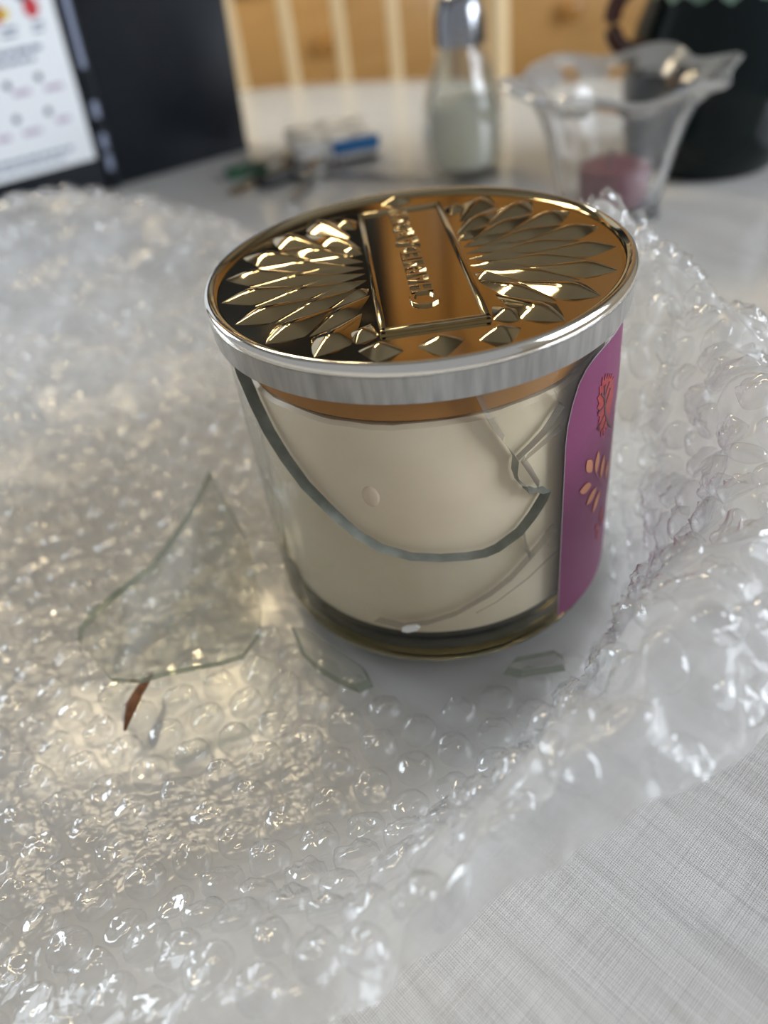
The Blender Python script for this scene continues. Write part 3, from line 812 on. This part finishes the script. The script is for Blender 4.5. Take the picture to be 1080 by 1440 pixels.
# ------------------------------------------------------------------ lid
lid_m = MB()
ZD = 0.0943
lid_m.lathe([(0, ZD), (0.0120, ZD), (0.0300, ZD), (0.0488, ZD), (0.0498, ZD + 0.0002), (0.0505, ZD + 0.0008), (0.0510, ZD + 0.0015)], 144)
lid = lid_m.build('lid', M_gold, jar, angle=60)
q = MB()
q.lathe([(0.0510, ZD + 0.0015), (0.0516, ZD + 0.0016), (0.0522, ZD + 0.0011), (0.0526, ZD + 0.0001), (0.0525, ZD - 0.0011)], 144); q.build('rolled_rim', M_silver, lid, angle=80)
q = MB()
q.lathe([(0.0525, ZD - 0.0012), (0.0522, ZD - 0.0021), (0.0520, 0.0870), (0.0518, 0.0864), (0.0512, 0.0864), (0.0508, 0.0870), (0.0508, 0.0915), (0.040, 0.0918), (0.0, 0.0918)], 144); q.build('rim_band', M_band, lid, angle=50)
M_amber = mat('amber_gap_shade', (0.34, 0.145, 0.024), 0.4)  # shade and golden bounce in the gap under the lid, put into this colour
q = MB(); q.lathe([(0, 0.0912), (0.0450, 0.0912), (0.0463, 0.0905), (0.0463, 0.0790), (0.0456, 0.0783), (0.043, 0.0782), (0.043, 0.0860), (0, 0.0860)], 96); q.build('gap_shade_ring', M_amber, lid)

PW, PY0, PY1 = 0.0108, -0.0343, 0.0380
N_F = 22


def facet_mesh(rin, rap, rout, hw, h):
    q = MB(); nu, nv = 12, 8; uk = (rap - rin) / (rout - rin); vs = []
    for i in range(nu + 1):
        u = i / nu
        w = hw * ((u / uk) ** 0.85 if u < uk else ((1 - u) / (1 - uk)) ** 0.8)
        g = min(1.0, u / (uk * 0.9)) * min(1.0, (1 - u) / ((1 - uk) * 0.85))
        for j in range(nv + 1):
            v = 2 * j / nv - 1
            vs.append((rin + (rout - rin) * u, w * v, h * g * (1 - abs(v) ** 1.25)))
    q.add(vs, [(i * (nv + 1) + j, (i + 1) * (nv + 1) + j, (i + 1) * (nv + 1) + j + 1, i * (nv + 1) + j + 1) for i in range(nu) for j in range(nv)])
    me = q.mesh('facet', M_gold, smooth=True, angle=38, recalc=False)
    return me


def place_facet(me, a):
    o = link('facet', me, lid); o.rotation_euler = (0, 0, a); o.location = (0, 0, ZD - 0.00005)
    return o


stp = 2 * PI / N_F
rows = [(0.0275, 0.0412, 0.0484, 0.0051, 0.0020, 0.0), (0.0180, 0.0300, 0.0415, 0.0038, 0.0016, 0.5), (0.0120, 0.0195, 0.0295, 0.0024, 0.0012, 0.0)]
for (ri, ra, ro, hw, h, off) in rows:
    std = facet_mesh(ri, ra, ro, hw, h)
    for k in range(N_F):
        a = (k + off + 0.5) * stp
        # clear of the plaque: the inner tip stops at the plaque's frame
        ca, sa = abs(math.cos(a)), math.sin(a)
        lim = min((PW + 0.0016) / max(ca, 1e-6), ((PY1 + 0.0018) if sa > 0 else (-PY0 + 0.0018)) / max(abs(sa), 1e-6))
        hx = lim + hw * abs(math.sin(a)) * 0.6 if ca < 0.6 else lim
        if hx > ra:
            if ro - hx < 0.0055: continue
            place_facet(facet_mesh(hx, hx + (ro - hx) * 0.55, ro, min(hw, 0.0052), h), a)
        elif hx > ri: place_facet(facet_mesh(hx, max(ra, hx + 0.003), ro, hw, h), a)
        else: place_facet(std, a)

q = MB(); ZP = ZD + 0.0010
q.box(-PW - 0.0012, PW + 0.0012, PY0 - 0.0012, PY1 + 0.0012, ZD - 0.0002, ZP - 0.0007)
plaque = q.build('plaque', M_gold, lid, smooth=False)
q = MB()
e = 0.0011
for (x0, x1, y0, y1) in ((-PW - e, -PW + 0.0004, PY0 - e, PY1 + e), (PW - 0.0004, PW + e, PY0 - e, PY1 + e), (-PW - e, PW + e, PY0 - e, PY0 + 0.0004), (-PW - e, PW + e, PY1 - 0.0004, PY1 + e)):
    q.box(x0, x1, y0, y1, ZD, ZP + 0.0001, bev=0.0004)
q.build('plaque_frame', M_gold, lid)


def lettering(parts):
    q = MB()
    for body, size, y, x in parts:
        cu = bpy.data.curves.new('lettering', 'FONT'); cu.body = body; cu.size = size; cu.extrude = 0.0004; cu.bevel_depth = 0.00012; cu.resolution_u = 3
        to = bpy.data.objects.new('lettering', cu); COL.objects.link(to)
        bpy.context.view_layer.update()
        dg = bpy.context.evaluated_depsgraph_get(); me = bpy.data.meshes.new_from_object(to.evaluated_get(dg))
        T = Matrix.Translation((x, y, ZP - 0.0006)) @ Matrix.Rotation(R(90), 4, 'Z')
        q.add([T @ vv.co for vv in me.vertices], [tuple(p.vertices) for p in me.polygons])
        bpy.data.objects.remove(to); bpy.data.curves.remove(cu); bpy.data.meshes.remove(me)
    return q.build('lettering', M_gold, lid, angle=30)


lettering([('C', 0.0094, -0.0255, 0.0026), ('HARMED', 0.0070, -0.0185, 0.0018), ('A', 0.0086, 0.0105, 0.0024), ('ROMA', 0.0070, 0.0165, 0.0018)])

# ------------------------------------------------------------------ bubble wrap
FZ = -0.0038
NET = {
    -180: [(0.02, 0), (0.06, 0), (0.10, 0.0), (0.13, 0.002), (0.16, 0.005), (0.19, 0.010), (0.22, 0.016), (0.26, 0.02)],
    -158: [(0.02, 0), (0.06, 0), (0.10, 0), (0.13, 0.0), (0.16, 0.001), (0.19, 0.003), (0.22, 0.004), (0.25, 0.004)],
    -135: [(0.02, 0), (0.05, 0), (0.08, 0), (0.11, 0), (0.14, 0.001), (0.16, 0.002), (0.19, 0.002), (0.22, 0.002)],
    -118: [(0.02, 0), (0.05, 0), (0.08, 0), (0.10, 0.001), (0.118, 0.007), (0.134, 0.015), (0.146, 0.018), (0.158, 0.017)],
    -108: [(0.02, 0), (0.05, 0), (0.08, 0.0), (0.098, 0.003), (0.114, 0.013), (0.127, 0.024), (0.137, 0.029), (0.144, 0.026)],
    -100: [(0.02, 0), (0.05, 0), (0.075, 0.0), (0.092, 0.004), (0.105, 0.018), (0.116, 0.033), (0.127, 0.041), (0.136, 0.038)],
    -85: [(0.02, 0), (0.05, 0), (0.066, 0.0), (0.082, 0.004), (0.093, 0.022), (0.101, 0.042), (0.112, 0.056), (0.125, 0.052)],
    -74: [(0.02, 0), (0.05, 0), (0.064, 0.0), (0.077, 0.006), (0.086, 0.028), (0.093, 0.050), (0.105, 0.064), (0.120, 0.048)],
    -58: [(0.02, 0), (0.048, 0), (0.060, 0.001), (0.070, 0.012), (0.077, 0.034), (0.084, 0.056), (0.096, 0.068), (0.116, 0.042)],
    -30: [(0.02, 0), (0.048, 0), (0.058, 0.002), (0.064, 0.024), (0.071, 0.048), (0.083, 0.070), (0.096, 0.060), (0.107, 0.034)],
    0: [(0.02, 0), (0.048, 0), (0.056, 0.003), (0.061, 0.028), (0.067, 0.052), (0.078, 0.073), (0.089, 0.064), (0.097, 0.046)],
    33: [(0.02, 0), (0.048, 0), (0.056, 0.004), (0.061, 0.040), (0.066, 0.070), (0.074, 0.088), (0.083, 0.080), (0.090, 0.060)],
    55: [(0.02, 0), (0.048, 0), (0.056, 0.004), (0.061, 0.036), (0.067, 0.064), (0.075, 0.082), (0.084, 0.070), (0.093, 0.050)],
    75: [(0.02, 0), (0.050, 0), (0.058, 0.003), (0.065, 0.020), (0.074, 0.034), (0.090, 0.038), (0.11, 0.022), (0.135, 0.006)],
    95: [(0.02, 0), (0.05, 0), (0.075, 0.0), (0.10, 0.002), (0.125, 0.006), (0.16, 0.012), (0.195, 0.014), (0.23, 0.006)],
    108: [(0.02, 0), (0.06, 0), (0.10, 0.0), (0.14, 0.003), (0.18, 0.014), (0.22, 0.030), (0.26, 0.037), (0.30, 0.018)],
    122: [(0.02, 0), (0.06, 0), (0.11, 0), (0.16, 0.003), (0.21, 0.020), (0.25, 0.047), (0.285, 0.063), (0.325, 0.046)],
    142: [(0.02, 0), (0.06, 0), (0.11, 0), (0.155, 0.002), (0.20, 0.012), (0.24, 0.036), (0.275, 0.074), (0.32, 0.076)],
    160: [(0.02, 0), (0.06, 0), (0.11, 0), (0.145, 0.002), (0.18, 0.010), (0.21, 0.026), (0.25, 0.050), (0.29, 0.055)],
}
NT, NS, DS = 360, 420, 0.001


def catmull(P, n):
    P = np.array(P); P = np.vstack([2 * P[0] - P[1], P, 2 * P[-1] - P[-2]]); out = []
    for i in range(1, len(P) - 2):
        t_ = np.linspace(0, 1, n, endpoint=False)[:, None]
        out.append(0.5 * (2 * P[i] + (P[i + 1] - P[i - 1]) * t_ + (2 * P[i - 1] - 5 * P[i] + 4 * P[i + 1] - P[i + 2]) * t_ ** 2 + (3 * P[i] - P[i - 1] - 3 * P[i + 1] + P[i + 2]) * t_ ** 3))
    return np.vstack(out + [P[-2:-1]])


ths = sorted(NET); curves = np.array([catmull(NET[k], 24) for k in ths])       # angle x param x (r,z)
ta = np.array(ths + [180.0]); curves = np.concatenate([curves, curves[:1]])
dense = np.zeros((NT, curves.shape[1], 2)); tg_ = np.arange(NT) - 180.0
for j in range(curves.shape[1]):
    for c in range(2): dense[:, j, c] = np.interp(tg_, ta, curves[:, j, c])
w_ = np.exp(-0.5 * (np.arange(-14, 15) / 5.0) ** 2); w_ /= w_.sum()
dense = sum(wk * np.roll(dense, sft, axis=0) for wk, sft in zip(w_, range(-14, 15)))
LEN = np.zeros(NT); TAB = np.zeros((NT, NS, 2))
for i in range(NT):
    d = np.concatenate([[dense[i, 0, 0]], np.linalg.norm(np.diff(dense[i], axis=0), axis=1)]); s_ = np.cumsum(d)
    LEN[i] = s_[-1]
    # carry on along the last direction past the rim so that lookups stay smooth
    ss = np.arange(NS) * DS
    for c in range(2):
        TAB[i, :, c] = np.interp(ss, np.concatenate([[0], s_]), np.concatenate([[0 if c == 0 else dense[i, 0, 1]], dense[i, :, c]]))
    e_ = (dense[i, -1] - dense[i, -4]) / (np.linalg.norm(dense[i, -1] - dense[i, -4]) + 1e-9)
    over = ss > s_[-1]
    TAB[i, over] = dense[i, -1] + (ss[over] - s_[-1])[:, None] * e_


def lookup(th, s_):
    a = (th + 180.0) % 360.0; i = int(a); f = a - i; i %= NT; j = (i + 1) % NT
    k = s_ / DS; k0 = min(NS - 2, int(k)); g = min(1.0, k - k0)
    A = TAB[i, k0] * (1 - g) + TAB[i, k0 + 1] * g; B = TAB[j, k0] * (1 - g) + TAB[j, k0 + 1] * g
    return A * (1 - f) + B * f, LEN[i] * (1 - f) + LEN[j] * f


def nvec(x, y, z):
    return Vector((noise.noise(Vector((x, y, z))), noise.noise(Vector((x + 31.7, y - 12.3, z + 7.1))), noise.noise(Vector((x - 17.9, y + 44.1, z - 5.3)))))


def wrap_point(X, Y):
    """Flat sheet coordinates to the draped sheet."""
    s_ = math.hypot(X, Y); th = math.degrees(math.atan2(Y, X))
    (r, z), L_ = lookup(th, s_)
    a = R(th); p = Vector((r * math.cos(a), r * math.sin(a), z + FZ))
    k = min(1.0, max(0.0, (s_ - 0.056) / 0.02))
    lift = min(1.0, max(0.0, z / 0.03))
    n1 = nvec(X * 38, Y * 38, 1.7); n2 = nvec(X * 95, Y * 95, 5.2)
    amp = (0.0008 + 0.0052 * lift); amp2 = 0.0004 + 0.0027 * lift
    dp = n1 * amp + n2 * amp2
    if z < 0.006: dp.x *= 0.5; dp.y *= 0.5; dp.z = abs(dp.z)
    p += dp * k
    rr = math.hypot(p.x, p.y)
    if rr < 0.0545 and p.z > 0.0 and s_ > 0.05: p.x *= 0.0545 / rr; p.y *= 0.0545 / rr
    p.z = max(p.z, TOP_Z + 0.0006)
    return p, L_, lift


wrap = empty('bubble_wrap', (0, 0, TOP_Z), 'crumpled sheet of clear bubble wrap spread over the tablecloth around the jar', 'bubble wrap')
# film
q = MB(); nt = 420
svals = np.concatenate([np.linspace(0.01, 0.05, 4), np.linspace(0.054, 1.0, 110)])
for i in range(nt):
    a = 2 * PI * i / nt; th = math.degrees(a)
    L_ = lookup(th, 0.05)[1] + 0.004 * noise.noise(Vector((math.cos(a) * 9, math.sin(a) * 9, 2)))
    for k in range(len(svals)):
        s_ = svals[k] if k < 4 else 0.054 + (L_ - 0.054) * (k - 4) / 109.0
        p, _, _ = wrap_point(s_ * math.cos(a), s_ * math.sin(a)); q.v.append(tuple(p))
nk = len(svals)
q.f = [(i * nk + k, ((i + 1) % nt) * nk + k, ((i + 1) % nt) * nk + k + 1, i * nk + k + 1) for i in range(nt) for k in range(nk - 1)]
q.mi = [0] * len(q.f)
film = q.build('film', M_film, wrap, angle=180, recalc=False)


def bubble_shape(seed, flat=False):
    """A blister of air: round wall, low dome, its skin puckered differently in each variant."""
    g = random.Random(seed); n, h = 24, 0.0038 * g.uniform(0.85, 1.12); r0 = 0.0049
    if flat: h *= 0.45
    prof = [(1.0, 0.0), (0.985, 0.26), (0.94, 0.56), (0.84, 0.80), (0.68, 0.93), (0.47, 0.99), (0.24, 1.0)]
    off = Vector((g.uniform(-9, 9), g.uniform(-9, 9), g.uniform(-9, 9))); pk = g.uniform(0.22, 0.60) * (2.0 if flat else 1.0)
    tx, ty = g.uniform(-0.16, 0.16), g.uniform(-0.16, 0.16)
    vs = []
    for r_, z_ in prof:
        for i in range(n):
            a = 2 * PI * i / n; x, y = r_ * math.cos(a), r_ * math.sin(a)
            d = noise.noise(Vector((x * 1.6, y * 1.6, z_)) + off) * pk + abs(noise.noise(Vector((x * 1.1, y * 4.2, z_)) - off)) * pk * -1.0
            zz = z_ * (1 + tx * x + ty * y) + d * (z_ ** 0.7)
            rr = r_ * (1 + 0.10 * noise.noise(Vector((x, y, 3)) + off) * (0.3 + z_))
            vs.append((r0 * rr * math.cos(a), r0 * rr * math.sin(a), h * max(zz, 0.0)))
    d = noise.noise(off) * pk
    vs.append((0, 0, h * (1.0 + d)))
    fs = [(k * n + i, k * n + (i + 1) % n, (k + 1) * n + (i + 1) % n, (k + 1) * n + i) for k in range(len(prof) - 1) for i in range(n)]
    b = (len(prof) - 1) * n
    fs += [(b + i, b + (i + 1) % n, len(vs) - 1) for i in range(n)]
    q = MB(); q.add(vs, fs)
    return q


variants = [bubble_shape(100 + k, flat=(k % 9 == 8)) for k in range(18)]
vmesh = [vq.mesh('bubble', M_bub, angle=180) for vq in variants]
P_ = 0.0113; spots = []
rot = R(17); cr_, sr_ = math.cos(rot), math.sin(rot)
for i in range(-45, 46):
    for j in range(-50, 51):
        gx = (i + 0.5 * (j & 1)) * P_; gy = j * P_ * 0.866
        X, Y = gx * cr_ - gy * sr_, gx * sr_ + gy * cr_
        s_ = math.hypot(X, Y)
        if s_ < 0.0575 or s_ > 0.42: continue
        p, L_, lift = wrap_point(X, Y)
        if s_ > L_ - 0.0055: continue
        e_ = 0.003
        px, _, _ = wrap_point(X + e_, Y); mx_, _, _ = wrap_point(X - e_, Y); py, _, _ = wrap_point(X, Y + e_); my, _, _ = wrap_point(X, Y - e_)
        tx = (px - mx_) / (2 * e_); ty = (py - my) / (2 * e_)
        nrm = tx.cross(ty)
        if nrm.length < 1e-4: continue
        nrm.normalize()
        for tv in (tx, ty):
            l = tv.length; tv *= min(1.12, max(0.62, l)) / max(l, 1e-6)
        if math.hypot(p.x, p.y) < 0.0565 and p.z < 0.09: continue
        M = Matrix(((tx.x, ty.x, nrm.x, p.x), (tx.y, ty.y, nrm.y, p.y), (tx.z, ty.z, nrm.z, p.z), (0, 0, 0, 1)))
        low = p.z - 0.0050 * math.hypot(nrm.x, nrm.y) - (TOP_Z + 0.0004)
        if low < 0: M[2][3] -= low
        M = M @ Matrix.Rotation(rng.uniform(0, 2 * PI), 4, 'Z')
        M = M @ Matrix.Diagonal((rng.uniform(0.94, 1.02), rng.uniform(0.94, 1.02), rng.uniform(0.8, 1.1), 1))
        dv = p - EYE; dep = dv.dot(CF)
        inframe = dep > 0.02 and abs(dv.dot(CR) / dep) < 0.52 and abs(dv.dot(CU) / dep) < 0.68
        spots.append((0 if inframe else 1, dep, M, rng.randrange(len(variants))))
spots.sort(key=lambda t_: (t_[0], t_[1]))
inv = wrap.matrix_world.inverted()
wrapT = Matrix.Translation((0, 0, -TOP_Z))
for (_, _, M, k) in spots[:300]:
    o = bpy.data.objects.new('bubble', vmesh[k]); COL.objects.link(o); o.parent = wrap
    o.matrix_basis = wrapT @ M
rest = MB()
for (_, _, M, k) in spots[300:]:
    rest.add([M @ Vector(vv) for vv in variants[k].v], variants[k].f)
ro_ = rest.build('bubbles', M_bub, wrap, angle=180, recalc=False); ro_['kind'] = 'stuff'

# ------------------------------------------------------------------ broken pieces of the jar on the wrap
sp = [(-0.0780, 0.0520), (-0.0715, 0.0330), (-0.0660, 0.0190), (-0.0623, 0.0103), (-0.0585, -0.0080), (-0.0560, -0.0250), (-0.0562, -0.0350), (-0.0600, -0.0435), (-0.0650, -0.0462), (-0.0797, -0.0494), (-0.0860, -0.0510), (-0.0945, -0.0485), (-0.0975, -0.0440), (-0.1030, -0.0365), (-0.1092, -0.0283),
      (-0.1100, -0.0230), (-0.1075, -0.0165), (-0.1000, -0.0090), (-0.0913, -0.0006), (-0.0862, 0.0135), (-0.0827, 0.0260), (-0.0800, 0.0400)]
sg = [(-0.112 + 0.006 * i, -0.052 + 0.006 * j) for i in range(11) for j in range(18)]
v, tri = cdt(sp, None, [p for p in sg if inside(p, sp)])


def shard_z(x, y):
    d = (x + 0.083 - 0.06 * (y)) * 0.97
    return 0.0150 - 6.0 * d * d - 0.16 * (y + 0.05) * 0.55


q = shell(v, tri, lambda x, y: Vector((x, y, shard_z(x, y))), lambda x, y: Vector((x * 0.985 - 0.0012, y * 0.985, shard_z(x, y) - 0.0028)))
tag(q.build('glass_shard', [M_shard, M_shardedge], None, angle=30, recalc=False), 'large curved clear shard of broken jar glass lying on the wrap left of the jar', 'glass shard', 'broken pieces of the jar')


def small_shard(poly, z0, th, M, label):
    q = MB(); n = len(poly); c = (sum(p[0] for p in poly) / n, sum(p[1] for p in poly) / n)
    q.add([Vector((x, y, 0)) for x, y in poly] + [Vector((c[0] + (x - c[0]) * 0.86, c[1] + (y - c[1]) * 0.86, th)) for x, y in poly],
          [tuple(range(n - 1, -1, -1)), tuple(range(n, 2 * n))])
    q.add([Vector((x, y, 0)) for x, y in poly] + [Vector((c[0] + (x - c[0]) * 0.86, c[1] + (y - c[1]) * 0.86, th)) for x, y in poly],
          [(i, (i + 1) % n, n + (i + 1) % n, n + i) for i in range(n)], 1)
    o = q.build('glass_shard', [M_shard, M_shardedge], None, smooth=False)
    o.data.transform(Matrix.Translation((c[0], c[1], z0)) @ M @ Matrix.Translation((-c[0], -c[1], 0)))
    return tag(o, label, 'glass shard', 'broken pieces of the jar')


small_shard([(-0.0480, -0.0300), (-0.0440, -0.0310), (-0.0330, -0.0420), (-0.0275, -0.0475), (-0.0258, -0.0528), (-0.0300, -0.0540), (-0.0345, -0.0510), (-0.0400, -0.0465), (-0.0450, -0.0400)], 0.0018, 0.0026,
            Matrix.Rotation(R(10), 4, 'X'), 'small five-sided chip of jar glass at the foot of the jar, left front')
small_shard([(0.0085, -0.0565), (0.0120, -0.0530), (0.0240, -0.0512), (0.0262, -0.0535), (0.0255, -0.0570), (0.0130, -0.0582)], 0.0018, 0.0026,
            Matrix.Rotation(R(6), 4, 'Y'), 'narrow bright sliver of jar glass at the foot of the jar, right front')
q = MB()
q.tube([(-0.0880, -0.0385, 0.0018), (-0.0890, -0.0415, 0.0030), (-0.0903, -0.0460, 0.0040), (-0.0912, -0.0500, 0.0042), (-0.0922, -0.0535, 0.0030), (-0.0932, -0.0562, 0.0012)], [0.0004, 0.0013, 0.0016, 0.0018, 0.0011, 0.0003], 7, flat=0.5)
tag(q.build('wood_splinter', noise_color(mat('splinter_wood', rough=0.7), (0.10, 0.035, 0.010), (0.24, 0.095, 0.03), scale=300), None, angle=30), 'thin brown splinter poking from under the large glass shard', 'splinter')
